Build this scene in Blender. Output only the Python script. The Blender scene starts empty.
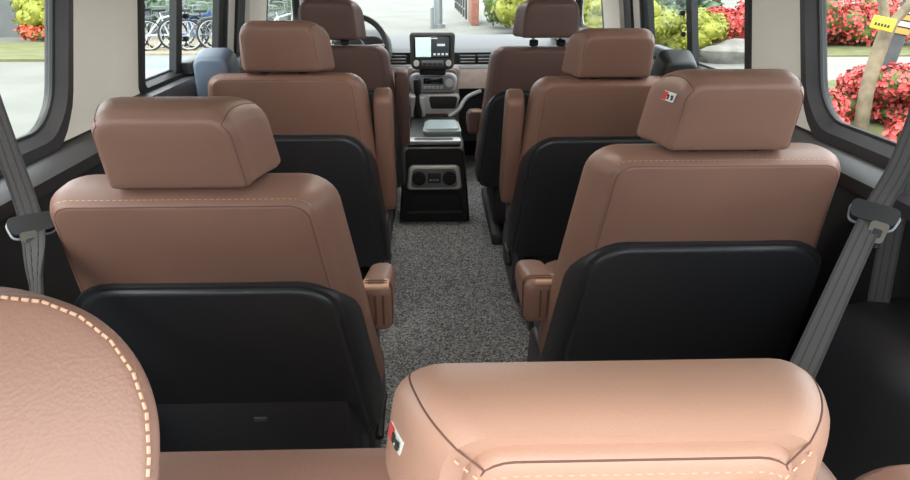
import bpy, bmesh, math, random
from mathutils import Vector, Matrix, Euler
random.seed(7)
R = math.radians
scn = bpy.context.scene
COL = scn.collection

# ------------------------------------------------------------------ materials
def lin(c):
    return tuple(((v/255)/12.92 if v/255 <= .04045 else ((v/255+.055)/1.055)**2.4) for v in c)

def mat(name, rgb, rough=.5, metal=0., bump=0., bscale=200., var=0., vscale=8., rgb2=None, spec=.5, coat=0., srgb=True, voronoi=False):
    m = bpy.data.materials.new(name); m.use_nodes = True
    nt = m.node_tree; b = nt.nodes['Principled BSDF']
    c = lin(rgb) if srgb else rgb
    b.inputs['Base Color'].default_value = (*c, 1)
    b.inputs['Roughness'].default_value = rough
    b.inputs['Metallic'].default_value = metal
    b.inputs['Specular IOR Level'].default_value = spec
    b.inputs['Coat Weight'].default_value = coat
    tc = nt.nodes.new('ShaderNodeTexCoord')
    if var or rgb2:
        n = nt.nodes.new('ShaderNodeTexNoise'); n.inputs['Scale'].default_value = vscale; n.inputs['Detail'].default_value = 4
        nt.links.new(tc.outputs['Object'], n.inputs['Vector'])
        r = nt.nodes.new('ShaderNodeValToRGB')
        r.color_ramp.elements[0].position = .35; r.color_ramp.elements[1].position = .65
        if rgb2:
            c2 = lin(rgb2) if srgb else rgb2
        else:
            c2 = tuple(min(1, v*(1+var)) for v in c); c = tuple(v*(1-var) for v in c)
        r.color_ramp.elements[0].color = (*c, 1); r.color_ramp.elements[1].color = (*c2, 1)
        nt.links.new(n.outputs['Fac'], r.inputs['Fac']); nt.links.new(r.outputs['Color'], b.inputs['Base Color'])
    if bump:
        if voronoi:
            n = nt.nodes.new('ShaderNodeTexVoronoi'); out = n.outputs['Distance']
        else:
            n = nt.nodes.new('ShaderNodeTexNoise'); n.inputs['Detail'].default_value = 3; out = n.outputs['Fac']
        n.inputs['Scale'].default_value = bscale
        nt.links.new(tc.outputs['Object'], n.inputs['Vector'])
        bp = nt.nodes.new('ShaderNodeBump'); bp.inputs['Strength'].default_value = bump; bp.inputs['Distance'].default_value = .002
        nt.links.new(out, bp.inputs['Height']); nt.links.new(bp.outputs['Normal'], b.inputs['Normal'])
    return m

def glow(name, rgb, s):
    m = mat(name, rgb, .3)
    b = m.node_tree.nodes['Principled BSDF']
    b.inputs['Emission Color'].default_value = (*lin(rgb), 1); b.inputs['Emission Strength'].default_value = s
    return m

def glassmat(name, tint):
    m = bpy.data.materials.new(name); m.use_nodes = True
    nt = m.node_tree; nt.nodes.remove(nt.nodes['Principled BSDF'])
    o = nt.nodes['Material Output']
    t = nt.nodes.new('ShaderNodeBsdfTransparent'); t.inputs['Color'].default_value = (*tint, 1)
    g = nt.nodes.new('ShaderNodeBsdfGlossy'); g.inputs['Roughness'].default_value = .02
    lw = nt.nodes.new('ShaderNodeLayerWeight'); lw.inputs['Blend'].default_value = .5
    pw = nt.nodes.new('ShaderNodeMath'); pw.operation = 'POWER'; pw.inputs[1].default_value = 5
    f = nt.nodes.new('ShaderNodeMath'); f.operation = 'MULTIPLY_ADD'; f.inputs[1].default_value = .5; f.inputs[2].default_value = .015
    nt.links.new(lw.outputs['Facing'], pw.inputs[0]); nt.links.new(pw.outputs[0], f.inputs[0])
    x = nt.nodes.new('ShaderNodeMixShader')
    nt.links.new(f.outputs[0], x.inputs['Fac']); nt.links.new(t.outputs[0], x.inputs[1]); nt.links.new(g.outputs[0], x.inputs[2])
    nt.links.new(x.outputs[0], o.inputs['Surface'])
    return m

M = {}
M['leather'] = mat('brown_leather', (131, 98, 84), .46, bump=.12, bscale=420, var=.05, vscale=5, voronoi=True, spec=.4)
M['leather_shaded'] = mat('shaded_brown_leather', (108, 82, 75), .5, bump=.12, bscale=420, var=.05, vscale=5, voronoi=True, spec=.4)  # same brown leather, darkened to imitate the shade in the front row
M['leather_lit'] = mat('lit_brown_leather', (170, 132, 112), .45, bump=.10, bscale=520, var=.03, vscale=5, voronoi=True, spec=.4)  # same brown leather, lightened to imitate daylight at the open rear
M['seam'] = mat('leather_seam', (98, 68, 56), .7)
M['stitch'] = mat('stitch_thread', (196, 158, 132), .8)
M['black'] = mat('black_plastic', (34, 34, 36), .5, bump=.15, bscale=500)
M['black_soft'] = mat('black_seat_back_plastic', (42, 43, 46), .42, bump=.1, bscale=600)
M['charcoal'] = mat('charcoal_plastic', (62, 60, 62), .5, bump=.1, bscale=500)
M['grey'] = mat('grey_plastic', (124, 128, 134), .45, bump=.05)
M['sky_tint'] = mat('sky_tinted_plastic', (96, 108, 124), .4)  # guide plastic with the sky's reflection put into its colour
M['beige'] = mat('beige_trim', (244, 238, 226), .75, var=.03, vscale=3, bump=.05, bscale=300)
M['ceiling'] = mat('ceiling_cloth', (226, 220, 208), .9, bump=.1, bscale=300)
M['silver'] = mat('satin_silver', (182, 184, 186), .35, metal=.35)
M['chrome'] = mat('chrome', (215, 218, 220), .15, metal=1.)
M['wood'] = mat('taupe_dash_trim', (128, 112, 106), .38, rgb2=(146, 130, 122), vscale=14)
M['white'] = mat('white_paint', (213, 220, 223), .25, coat=.5)
M['offwhite'] = mat('offwhite_body', (222, 222, 214), .4)
M['webbing'] = mat('belt_webbing', (58, 55, 54), .7, bump=.5, bscale=900)
M['webbing_edge'] = mat('belt_webbing_dark', (40, 38, 38), .75)
M['rubber'] = mat('rubber_seal', (24, 24, 25), .6)
M['label'] = mat('white_label', (226, 226, 220), .6)
M['label_red'] = mat('red_label', (206, 70, 60), .6)
M['label_ink'] = mat('label_ink', (30, 40, 36), .6)
M['glare_pad'] = mat('glare_tinted_pad', (150, 164, 168), .35)  # lid colour paled to imitate the windscreen's reflection
M['bright_silver'] = mat('bright_silver_trim', (226, 224, 218), .3, metal=.2)
M['glass'] = glassmat('window_glass', (.95, .97, .96))
M['screen'] = mat('dark_screen', (18, 22, 26), .12)
M['screen_map'] = glow('lit_map', (206, 232, 226), .14)
M['screen_ui'] = glow('lit_interface', (60, 70, 76), .05)
M['screen_txt'] = glow('lit_text', (220, 226, 226), .1)

def carpet_mat():
    m = mat('loop_carpet', (60, 58, 58), .95, bump=1., bscale=170, spec=.1)
    nt = m.node_tree; b = nt.nodes['Principled BSDF']
    tc = nt.nodes.new('ShaderNodeTexCoord')
    v = nt.nodes.new('ShaderNodeTexVoronoi'); v.inputs['Scale'].default_value = 150
    n = nt.nodes.new('ShaderNodeTexNoise'); n.inputs['Scale'].default_value = 150; n.inputs['Detail'].default_value = 6; n.inputs['Roughness'].default_value = .8
    r = nt.nodes.new('ShaderNodeValToRGB')
    e = r.color_ramp.elements
    e[0].position = .39; e[0].color = (*lin((70, 70, 75)), 1)
    e[1].position = .64; e[1].color = (*lin((196, 194, 192)), 1)
    k = r.color_ramp.elements.new(.5); k.color = (*lin((132, 132, 134)), 1)
    nt.links.new(tc.outputs['Object'], v.inputs['Vector']); nt.links.new(tc.outputs['Object'], n.inputs['Vector'])
    mx = nt.nodes.new('ShaderNodeMix'); mx.data_type = 'FLOAT'; mx.inputs[0].default_value = .25
    nt.links.new(n.outputs['Fac'], mx.inputs[2]); nt.links.new(v.outputs['Color'], mx.inputs[3])
    nt.links.new(mx.outputs[0], r.inputs['Fac']); nt.links.new(r.outputs['Color'], b.inputs['Base Color'])
    return m
M['carpet'] = carpet_mat()
M['road'] = mat('pale_asphalt', (93, 94, 89), .9, rgb2=(104, 104, 98), vscale=.6, bump=.3, bscale=60)
M['paving'] = mat('light_paving', (105, 111, 116), .85, rgb2=(116, 121, 127), vscale=1.2)
M['path'] = mat('stone_path', (114, 112, 107), .9, rgb2=(127, 123, 118), vscale=4)
M['lawn'] = mat('lawn_grass', (78, 84, 46), .95, rgb2=(98, 98, 62), vscale=3)
M['kerb'] = mat('tan_kerb', (134, 125, 104), .9, var=.1)
M['wallgrey'] = mat('grey_render', (88, 91, 91), .9, var=.08, vscale=2)
M['leaf_lime'] = mat('lime_leaf', (112, 118, 24), .6, rgb2=(132, 134, 40), vscale=6)
M['leaf_green'] = mat('green_leaf', (62, 84, 36), .6, rgb2=(98, 114, 50), vscale=5)
M['leaf_dark'] = mat('dark_leaf', (52, 75, 55), .6, rgb2=(88, 111, 84), vscale=4)
M['flower'] = mat('azalea_red', (178, 50, 48), .6, rgb2=(194, 92, 88), vscale=9)
M['flower_orange'] = mat('orange_flower', (178, 78, 48), .6)
M['bark'] = mat('bark', (100, 89, 73), .9, rgb2=(130, 118, 96), vscale=7, bump=.6, bscale=30)
M['bark_dark'] = mat('dark_bark', (75, 75, 77), .9, var=.15, bump=.6, bscale=30)
M['yellow'] = mat('yellow_board', (184, 163, 46), .5)
M['orange'] = mat('orange_band', (189, 134, 63), .6)
M['paleband'] = mat('pale_band', (184, 180, 161), .7)
M['stone'] = mat('grey_stone', (107, 105, 100), .9, var=.2, vscale=5, bump=.5, bscale=12)
M['steel'] = mat('galvanised_steel', (125, 130, 132), .45, metal=.5)
M['tyre'] = mat('tyre', (34, 34, 36), .7)
M['bike_blue'] = mat('blue_bike_paint', (46, 82, 143), .4)
M['bike_grey'] = mat('grey_bike_paint', (82, 86, 93), .4)
M['bike_white'] = mat('white_bike_paint', (182, 188, 189), .4)
M['brick'] = mat('red_brick', (130, 86, 71), .9, var=.2, vscale=10)
M['fence'] = mat('dark_fence_paint', (58, 62, 60), .6)

# ------------------------------------------------------------------ mesh helpers
class MB:
    def __init__(s): s.v = []; s.f = []
    def add(s, vs, fs):
        o = len(s.v); s.v += [Vector(p) for p in vs]; s.f += [tuple(i+o for i in f) for f in fs]
    def box(s, x0, x1, y0, y1, z0, z1, bev=0., T=None):
        bm = bmesh.new(); bmesh.ops.create_cube(bm, size=1)
        for v in bm.verts:
            v.co = Vector(((x0+x1)/2+v.co.x*(x1-x0), (y0+y1)/2+v.co.y*(y1-y0), (z0+z1)/2+v.co.z*(z1-z0)))
        if bev: bmesh.ops.bevel(bm, geom=list(bm.edges), offset=bev, segments=3, profile=.5, affect='EDGES')
        bm.verts.index_update()
        vs = [T(v.co) if T else v.co.copy() for v in bm.verts]
        s.add(vs, [[v.index for v in f.verts] for f in bm.faces]); bm.free()
    def loft(s, rings, caps=True, closed=False):
        n = len(rings[0]); o = len(s.v)
        for r in rings: s.v += [Vector(p) for p in r]
        k = len(rings)
        for i in range(k if closed else k-1):
            a = o+i*n; b = o+((i+1) % k)*n
            for j in range(n):
                s.f.append((a+j, a+(j+1) % n, b+(j+1) % n, b+j))
        if caps and not closed:
            s.f.append(tuple(o+j for j in range(n))[::-1]); s.f.append(tuple(o+(k-1)*n+j for j in range(n)))
    def tube(s, pts, r, n=8, closed=False, taper=None):
        pts = [Vector(p) for p in pts]; rings = []
        m = len(pts); ref = None
        for i, p in enumerate(pts):
            a = pts[(i-1) % m] if (closed or i > 0) else p
            b = pts[(i+1) % m] if (closed or i < m-1) else p
            t = (b-a).normalized()
            if ref is None:
                ref = Vector((0, 0, 1)) if abs(t.z) < .9 else Vector((1, 0, 0))
            e = (ref - t*ref.dot(t)); e = e.normalized() if e.length > 1e-6 else t.orthogonal().normalized()
            ref = e; f = t.cross(e)
            rr = r if taper is None else taper[i]
            rings.append([p+e*math.cos(2*math.pi*j/n)*rr+f*math.sin(2*math.pi*j/n)*rr for j in range(n)])
        s.loft(rings, True, closed)
    def ribbon(s, pts, w, t, wdir, nrm, twist=None):
        wdir = Vector(wdir).normalized(); nrm = Vector(nrm).normalized(); wdir0, nrm0 = wdir, nrm
        rings = []
        base = (wdir, nrm)
        for i, p in enumerate(pts):
            p = Vector(p)
            if twist: rm = Matrix.Rotation(twist(i/(len(pts)-1)), 3, wdir0.cross(nrm0)); wdir = rm @ base[0]; nrm = rm @ base[1]
            rings.append([p-wdir*w/2-nrm*t/2, p+wdir*w/2-nrm*t/2, p+wdir*w/2+nrm*t/2, p-wdir*w/2+nrm*t/2])
        s.loft(rings)
    def build(s, name, material, parent=None, angle=40, loc=None):
        me = bpy.data.meshes.new(name); me.from_pydata([tuple(v) for v in s.v], [], s.f); me.update()
        bm = bmesh.new(); bm.from_mesh(me); bmesh.ops.recalc_face_normals(bm, faces=list(bm.faces)); bm.to_mesh(me); bm.free()
        me.shade_smooth(); me.set_sharp_from_angle(angle=R(angle))
        me.materials.append(material)
        o = bpy.data.objects.new(name, me); COL.objects.link(o)
        if parent: o.parent = parent
        if loc: o.location = loc
        return o

def tag(o, label=None, cat=None, group=None, kind=None):
    if label: o['label'] = label
    if cat: o['category'] = cat
    if group: o['group'] = group
    if kind: o['kind'] = kind
    return o
def empty(name, loc, rz=0.):
    o = bpy.data.objects.new(name, None); COL.objects.link(o); o.location = loc; o.rotation_euler = (0, 0, rz); o.empty_display_size = .1
    return o
def struct(o): o['kind'] = 'structure'; return o

def roundpoly(pts, radii, n=6):
    out = []; k = len(pts)
    for i in range(k):
        p = Vector(pts[i]); a = Vector(pts[i-1])-p; b = Vector(pts[(i+1) % k])-p
        la, lb = a.length, b.length; a /= la; b /= lb
        ang = math.acos(max(-1, min(1, a.dot(b))))
        r = max(radii[i], 1e-4)
        d = min(r/math.tan(ang/2), la*.49, lb*.49); r = d*math.tan(ang/2)
        c = p+(a+b).normalized()*(r/math.sin(ang/2))
        s0 = p+a*d-c; s1 = p+b*d-c
        a0 = math.atan2(s0.y, s0.x); da = math.atan2(s1.y, s1.x)-a0
        while da > math.pi: da -= 2*math.pi
        while da < -math.pi: da += 2*math.pi
        for j in range(n+1):
            t = a0+da*j/n; out.append((c.x+r*math.cos(t), c.y+r*math.sin(t)))
    return out

def secring(S, inset=0.):
    """S: hwt,hwb,lo,hi,rt,rb -> 2D outline (x,u)"""
    hwt, hwb, lo, hi, rt, rb = S
    i = inset
    return roundpoly([(-hwb+i, lo+i), (hwb-i, lo+i), (hwt-i, hi-i), (-hwt+i, hi-i)],
                     [max(rb-i*.6, .002), max(rb-i*.6, .002), max(rt-i*.6, .002), max(rt-i*.6, .002)])

def dense(secs):
    A = [(v,)+tuple(S_) for v, S_ in secs]; A = [tuple(2*a-b for a, b in zip(A[0], A[1]))]+A+[tuple(2*a-b for a, b in zip(A[-1], A[-2]))]
    out = []
    for i in range(1, len(A)-2):
        for j in range(4):
            t = j/4; out.append(tuple(.5*(2*b+(c-a)*t+(2*a-5*b+4*c-d)*t*t+(3*b-a-3*c+d)*t**3) for a, b, c, d in zip(*A[i-1:i+3])))
    out.append(A[-2]); return [(o[0], o[1:]) for o in out]

def pad(T, secs, e0=.01, e1=.01, k=4, m=None, crown=0.):
    """soft block: secs = [(v, outline params)], swept along v with rounded end edges"""
    m = m or MB(); rings = []
    if len(secs) > 2:
        secs = dense(secs)
        secs = [secs[0]]+[q for q in secs[1:-1] if q[0] > secs[0][0]+e0*.98 and q[0] < secs[-1][0]-e1*.98]+[secs[-1]]
    v0, S0 = secs[0]; v1, S1 = secs[-1]
    def put(v, S, ins): rings.append([T(x, v, u) for x, u in secring(S, ins)])
    def center(v, S, f, dv):
        hwt, hwb, lo, hi, rt, rb = S; mid = (lo+hi)/2
        rings.append([T(x*f, v+dv, mid+(u-mid)*f) for x, u in secring(S, 0)])
    if crown: center(v0, S0, .35, -crown); center(v0, S0, .7, -crown*.6)
    for j in range(k+1):
        a = math.pi/2*j/k; put(v0+e0*(1-math.cos(a)), S0, e0*(1-math.sin(a)))
    for v, S in secs[1:-1]: put(v, S, 0)
    for j in range(k+1):
        a = math.pi/2*(1-j/k); put(v1-e1*(1-math.cos(a)), S1, e1*(1-math.sin(a)))
    if crown: center(v1, S1, .7, crown*.6); center(v1, S1, .35, crown)
    m.loft(rings); return m

def stitches(m, pts, r=.0011, L=.006, gap=.004):
    acc = 0; on = True; cur = None
    pts = [Vector(p) for p in pts]
    # resample
    res = [pts[0]]; step = .002
    for a, b in zip(pts, pts[1:]):
        d = (b-a).length; n = max(1, int(d/step))
        for i in range(1, n+1): res.append(a+(b-a)*(i/n))
    i = 0; nl = max(1, int(L/step)); ng = max(1, int(gap/step))
    while i+nl < len(res):
        m.tube([res[i], res[i+nl]], r, 5); i += nl+ng

def smooth_path(pts, n=8):
    pts = [Vector(p) for p in pts]; out = []
    P = [pts[0]*2-pts[1]]+pts+[pts[-1]*2-pts[-2]]
    for i in range(1, len(P)-2):
        for j in range(n):
            t = j/n; a, b, c, d = P[i-1:i+3]
            out.append(.5*((2*b)+(c-a)*t+(2*a-5*b+4*c-d)*t*t+(3*b-a-3*c+d)*t**3))
    out.append(pts[-1]); return out

# ------------------------------------------------------------------ seats
def headrest(root, T, u0, lm, hw_b=.116, hw_f=.150, h=.128, rt=.04, label_patch=True, post=.03, style='column', e0=.013, dv=0.):
    """headrest as part; back face at v=-.075"""
    lo, hi = u0, u0+h
    dr = (.006, .002, .012, .036, .07) if style == 'column' else (.012, 0, .002, .016, .045)
    if style == 'column': w1, w2 = hw_b+.006, hw_b+.018
    else: w1, w2 = hw_b*.5+hw_f*.5+.002, hw_b*.25+hw_f*.75+.005
    dl_ = (0, .008, .020, .034, .036) if style == 'column' else (0, .003, .004, .004, -.004)
    S = [(-.078, (hw_b*.94, hw_b, lo, hi-dr[0], rt, .010)),
         (-.045, (w1*.94, w1, lo-dl_[1], hi-dr[1], rt*1.15, .012)),
         (-.01, (w2*.93, w2, lo-dl_[2], hi-dr[2], rt*1.2, .013)),
         (.03, (hw_f*.91, hw_f, lo-dl_[3], hi-dr[3], rt*1.3, .016)),
         (.068, (hw_f*.82, hw_f*.95, lo-dl_[4], hi-dr[4], rt*1.3, .03))]
    m = pad(T, S, e0=e0, e1=.03, crown=.003)
    hr = m.build('headrest', lm, root)
    if style == 'edge':
        sb = hr.modifiers.new('smooth', 'SUBSURF'); sb.levels = 2; sb.render_levels = 2
        hr.data.shade_smooth()
    D = [q for q in dense(S) if S[0][0]+e0*.98 < q[0] <= S[3][0]]
    def spath(j):                  # point j of each section ring, walking forward from the back edge
        a = [Vector(T(x, S[0][0]+e0*.3, u)) for x, u in [secring(S[0][1], e0*.3)[j]]]
        return a+[Vector(T(p[0], v, p[1])) for v, S_ in D for p in [secring(S_, 0)[j]]]
    s = MB()
    ring0 = [Vector(T(x, S[0][0]+e0*.3, u)) for x, u in secring(S[0][1], e0*.3)]
    if style == 'column':
        # side seams: up each back edge, then over the top corner towards the front
        for pth in ([ring0[10]]+ring0[13:18]+spath(17)[1:], [ring0[3]]+ring0[27:23:-1]+spath(24)[1:]):
            q = MB(); q.tube(pth, .0010, 6); q.build('seam', M['seam'], hr)
    elif style == 'top':
        # seam round the top panel plus a seam down each back corner
        top = ring0
        pl = spath(24); pr = spath(17)
        loop = pl[::-1][:-1]+[top[24], top[23], top[22], top[21]]+[top[20], top[19], top[18], top[17]]+pr[1:]
        s.tube(loop, .0009, 6)
        for pth in ([top[24], ring0[27], ring0[3]], [top[17], ring0[14], ring0[10]]):
            q = MB(); q.tube(pth, .0010, 6); q.build('seam', M['seam'], hr)
        st = MB(); low = [p+(Vector(T(0, 0, 0))-Vector(T(0, .004, .010))) for p in loop[len(pl)-3:-(len(pr)-3)]]
        stitches(st, low, .0010, .004, .004); st.build('stitching', M['stitch'], hr)
    else:
        st = MB(); pp = [Vector(T(x, S[0][0]+.0012, u)) for x, u in secring(S[0][1], .005)]
        stitches(st, pp[10:28]+pp[0:4], .0011, .004, .0035); st.build('stitching', M['stitch'], hr)
    if s.v: s.build('seam', M['seam'], hr)
    for sx in (-1, 1):
        p = MB(); p.tube([T(sx*.06, -.01, u0-.09), T(sx*.06, -.01, u0+.03)], .006, 10); p.build('headrest_post', M['chrome'], root)
        c = MB(); c.tube([T(sx*.06, -.035, u0-post-.012), T(sx*.06, -.035, u0-post+.006)], .02, 14); c.build('post_collar', M['black'], root)
    if label_patch:
        def hwat(v, u):
            for (va, A), (vb, B) in zip(S, S[1:]):
                if va <= v <= vb:
                    t = (v-va)/(vb-va); wt = A[0]+(B[0]-A[0])*t; wb = A[1]+(B[1]-A[1])*t
                    return wb+(wt-wb)*(u-lo)/h
        lv = .03 if style == 'top' else 0.
        def pt(w, hh):
            v = -.034+w*.90-hh*.25+lv; u = lo+h*.63+hh*.95-w*.30-lv*.6; return Vector(T(-hwat(v, u), v, u))
        def q(w0, w1, h0, h1, d):
            mm = MB(); P = [pt(w0, h0), pt(w1, h0), pt(w1, h1), pt(w0, h1)]
            n = (P[1]-P[0]).cross(P[3]-P[0]).normalized()
            if n.x > 0: n = -n
            mm.add([p+n*d for p in P]+[p+n*(d+.0012) for p in P], [(0, 1, 2, 3), (7, 6, 5, 4), (0, 4, 5, 1), (1, 5, 6, 2), (2, 6, 7, 3), (3, 7, 4, 0)]); return mm
        lb = q(-.017, .021, -.010, .012, .0008).build('warning_label', M['label'], hr); lb['label'] = 'small white and red warning label'
        q(.007, .020, -.009, .011, .0018).build('red_field', M['label_red'], lb)
        g = MB()
        for (w, ww) in ((-.010, .006), (.002, .005)):
            for x in (q(w-ww/2, w+ww/2, -.006, .002, .0018), q(w-ww/4, w+ww, .001, .006, .0018)): g.add(x.v, x.f)
        g.build('label_symbol', M['label_ink'], lb)
    return hr

def seat(loc, theta, label, arm_side, arm_up, zh=.36, lm='leather', head_raise=0., low_ledge=False, outboard_guide=None, tagged=False, base=True, hrh=.150, rows='captain seats', guide_mat='black', hinge=0., arm_mat=None, arm_end=None):
    root = empty('captain_seat', loc); tag(root, label, 'seat', rows)
    lm_ = M[lm]; ct, st_ = math.cos(R(theta)), math.sin(R(theta))
    def T(x, v, u): return (x, -u*st_+v*ct, zh+u*ct+v*st_)
    US = .640
    S0 = (.214, .264, .02, US, .034, .03)
    secs = [(-.102, S0),
            (-.075, (.228, .285, .01, US+.002, .045, .04)),
            (-.04, (.240, .305, 0, US-.004, .055, .05)),
            (.02, (.242, .305, 0, US-.030, .065, .05)),
            (.075, (.210, .28, .02, US-.085, .075, .05))]
    b = pad(T, secs, e0=.009, e1=.03, crown=.004).build('backrest', lm_, root)
    # seams: round the back face, offset stitching line above it
    s = MB(); ring = secring(S0, .004); path = [Vector(T(x, -.102+.003, u)) for x, u in ring]
    s.tube(path[10:28]+path[0:4], .0017, 6); s.build('seam', M['seam'], b)
    s = MB(); ring = secring((.2195, .296, .02, US+.001, .038, .03), 0); path = [Vector(T(x, -.087, u)) for x, u in ring]
    stitches(s, path[15:27], .0009); s.build('stitching', M['stitch'], b)
    # black hard back
    PU = .458
    hwu = lambda u: .214+(.292-.214)*(US-u)/US
    P0 = (.247, .292, -.06, PU, .085, .04)
    P1 = (.262, .308, -.06, PU-.035, .13, .05)
    bp = pad(T, [(-.128, (P0[0]-.012, P0[1]-.012, -.06, PU-.006, .08, .04)), (-.112, P0), (-.085, (.256, .302, -.06, PU-.012, .11, .045)), (-.045, P1)], e0=.010, e1=.004)
    bpo = bp.build('back_panel', M['black_soft'], root)
    headrest(root, T, US+.012+head_raise, lm_, h=hrh, post=head_raise+.0, label_patch=tagged)
    # cushion
    def TC(x, v, u): return (x, u, v)
    cs = [(.27, (.235, .235, -.02, .50, .06, .05)), (.34, (.25, .25, -.03, .52, .07, .05)), (.42, (.235, .235, -.02, .50, .07, .05))]
    cu = pad(TC, cs, e0=.02, e1=.04, crown=.006).build('seat_cushion', lm_, root)
    # base
    if base:
        m = MB()
        m.box(-.21, .21, -.08, .44, .06, .29, .03)
        m.build('seat_base', M['black'], root)
        if low_ledge:
            m = pad(lambda x, v, u: (x, v, u), [(-.155, (.235, .25, .05, .475, .03, .03)), (-.10, (.255, .265, .04, .495, .04, .03)), (-.02, (.255, .265, .04, .49, .04, .03))], e0=.015, e1=.01)
            lp = m.build('lower_back_cover', M['black_soft'], root)
            h = MB(); h.box(.025, .055, -.1575, -.15, .345, .357, .003); h.build('bag_hook', M['charcoal'], lp)
        sg_ = 1 if arm_side > 0 else -1
        for sx in (-1, 1):
            m = MB(); m.box(sx*.20-.025, sx*.20+.025, -.20, .62, 0, .055, .008); m.build('seat_rail', M['charcoal'], root)
            if head_raise and sx == sg_: continue
            m = pad(lambda x, v, u: (sx*v, x, u), [(.225, (.20, .26, .06, .30, .07, .05)), (.255, (.20, .25, .05, .31, .07, .05)), (.275, (.17, .22, .08, .28, .06, .05))], e0=.01, e1=.015)
            for i, p in enumerate(m.v): m.v[i] = Vector((p.x, p.y+.15, p.z))
            sc = m.build('side_cover', M['charcoal'], root)
            lv = MB(); lv.tube(smooth_path([(sx*.282, -.02, .20), (sx*.284, .05, .235), (sx*.284, .13, .225)], 5), .012, 8); lv.build('recline_lever', M['black'], sc)
    # armrest on the aisle side
    sg = 1 if arm_side > 0 else -1
    am = M[arm_mat] if arm_mat else lm_
    if arm_up:
        TA = lambda x, v, u: T(sg*x, v, u)
        def AR(v0, v1, ulo, uhi):
            mm = MB(); rings = []
            # sweep across x with rounded outline in (v,u)
            for (x, ins) in ((.268, .012), (.271, .004), (.279, 0), (.315, 0), (.324, .004), (.328, .012)):
                o = roundpoly([(v0+ins, ulo+ins), (v1-ins, ulo+ins), (v1-ins-.012, uhi-ins), (v0+.004+ins, uhi-ins)], [.03, .03, .035, .03], 6)
                rings.append([TA(x, p, q) for p, q in o])
            mm.loft(rings); return mm
        ao = AR(-.045, .075, .12, .50 if head_raise else .555).build('armrest', am, root)
        sm = MB(); sm.tube([TA(.327, .015, .16), TA(.3285, .017, .36), TA(.327, .016, .47)], .0015, 6); sm.build('seam', M['seam'], ao)
        bk = pad(lambda x, v, u: (sg*v, x-.03, u), [(.262, (.05, .06, .28, .47, .04, .03)), (.30, (.05, .06, .28, .47, .04, .03))], .006, .006).build('armrest_bracket', M['charcoal'], root)
    else:
        # lowered: pad points forward, its round pivot end faces backward
        y0, zc, dx = (tuple(arm_end)+(0,))[:3] if arm_end else (-.085, .555, 0)
        rings = []
        def ring(y, ins, dz=0, hz=.056):
            o = roundpoly([(.258+ins+dx*.3, zc-hz+ins+dz), (.326-ins+dx, zc-hz+ins+dz), (.326-ins+dx, zc+hz-ins+dz), (.258+ins+dx*.3, zc+hz-ins+dz)], [.02]*4, 5)
            return [(sg*p, y, q) for p, q in o]
        mm = MB()
        mm.loft([ring(y0, .016), ring(y0+.004, .006), ring(y0+.016, 0), ring(y0+.06, 0, .0), ring(y0+.12, 0, -.006, .046), ring(y0+.22, .002, -.014, .036), ring(y0+.26, .008, -.016, .030), ring(y0+.268, .018, -.016, .024)])
        ao = mm.build('armrest', am, root)
        g = MB()
        for yy in (y0+.022, y0+.034):
            rr_ = ring(yy, -.0008); g.tube([Vector(p) for p in rr_], .0018, 6, closed=True)
        g.build('seam', M['seam'], ao)
        for xx in (.274, .292, .309):
            g = MB(); g.tube([(sg*xx, y0-.0005, zc-.036), (sg*xx, y0-.001, zc+.034)], .0022, 6); g.build('end_groove', M['seam'], ao)
        cp = MB(); cp.box(sg*.292-.029, sg*.292+.029, y0+.002, y0+.05, zc+.046, zc+.0555, .004); c = cp.build('armrest_highlight_cap', M['stitch'], ao)  # cap's pale colour imitates a sky highlight on the armrest top
        bk = pad(lambda x, v, u: (sg*v, x-.02, u), [(.262, (.04, .05, .28, .53, .04, .03)), (.292, (.04, .05, .28, .53, .04, .03))], .006, .006).build('armrest_bracket', M['charcoal'], root)
    if outboard_guide:
        sg2 = -sg
        m = pad(lambda x, v, u: T(sg2*.235+x, v+.05, u), [(-.055, (.055, .065, US-.12, US+.03, .03, .02)), (.03, (.06, .075, US-.14, US+.035, .035, .02)), (.05, (.05, .06, US-.13, US+.025, .03, .02))], .012, .012)
        go = m.build('belt_guide', M[guide_mat], root); go['label'] = 'plastic seat belt guide box on outer shoulder'
    return root

G = 'brown leather captain seats'
seat((.522, 1.61, 0), 20, 'right brown captain seat just ahead of the rear bench', -1, False, rows=G, arm_end=(-.07, .528, .02), tagged=True)
seat((-.459, 1.50, 0), 24, 'left brown captain seat of the row nearest the rear bench, leaning back furthest', 1, False, low_ledge=True, rows=G, arm_end=(-.06, .565))
seat((.536, 2.59, 0), 20, 'right brown captain seat in the middle of its column, inner armrest folded upright', -1, True, outboard_guide=True, rows=G)
seat((-.498, 2.49, 0), 14, 'left brown captain seat in the middle of its column with belt guide painted with sky tint', 1, True, outboard_guide=True, guide_mat='sky_tint', rows=G)
seat((.470, 3.50, 0), 18, 'front passenger seat with raised headrest beside the dashboard, armrest lowered', -1, False, lm='leather_shaded', head_raise=.035, hrh=.160, rows=G, arm_end=(-.04, .575, .014))
seat((-.478, 3.47, 0), 16, 'driver seat of brown leather darkened as if shaded behind the steering wheel', 1, True, lm='leather_shaded', head_raise=.02, hrh=.165, rows=G, arm_mat='leather_shaded')

# the left headrest of the bench is tipped forward, its broad back facing up
def fold(x, v, u, th=R(-40), C=(-.283, .335, 1.024)):
    v += .078; u -= .21-.012-.092; x += .158*.95-.092
    # the corner centre of the back face sits at C
    return (C[0]-(.158*.95-.092)*2+x, C[1]-.657-u*math.sin(th)+v*math.cos(th), C[2]+u*math.cos(th)+v*math.sin(th))
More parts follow.
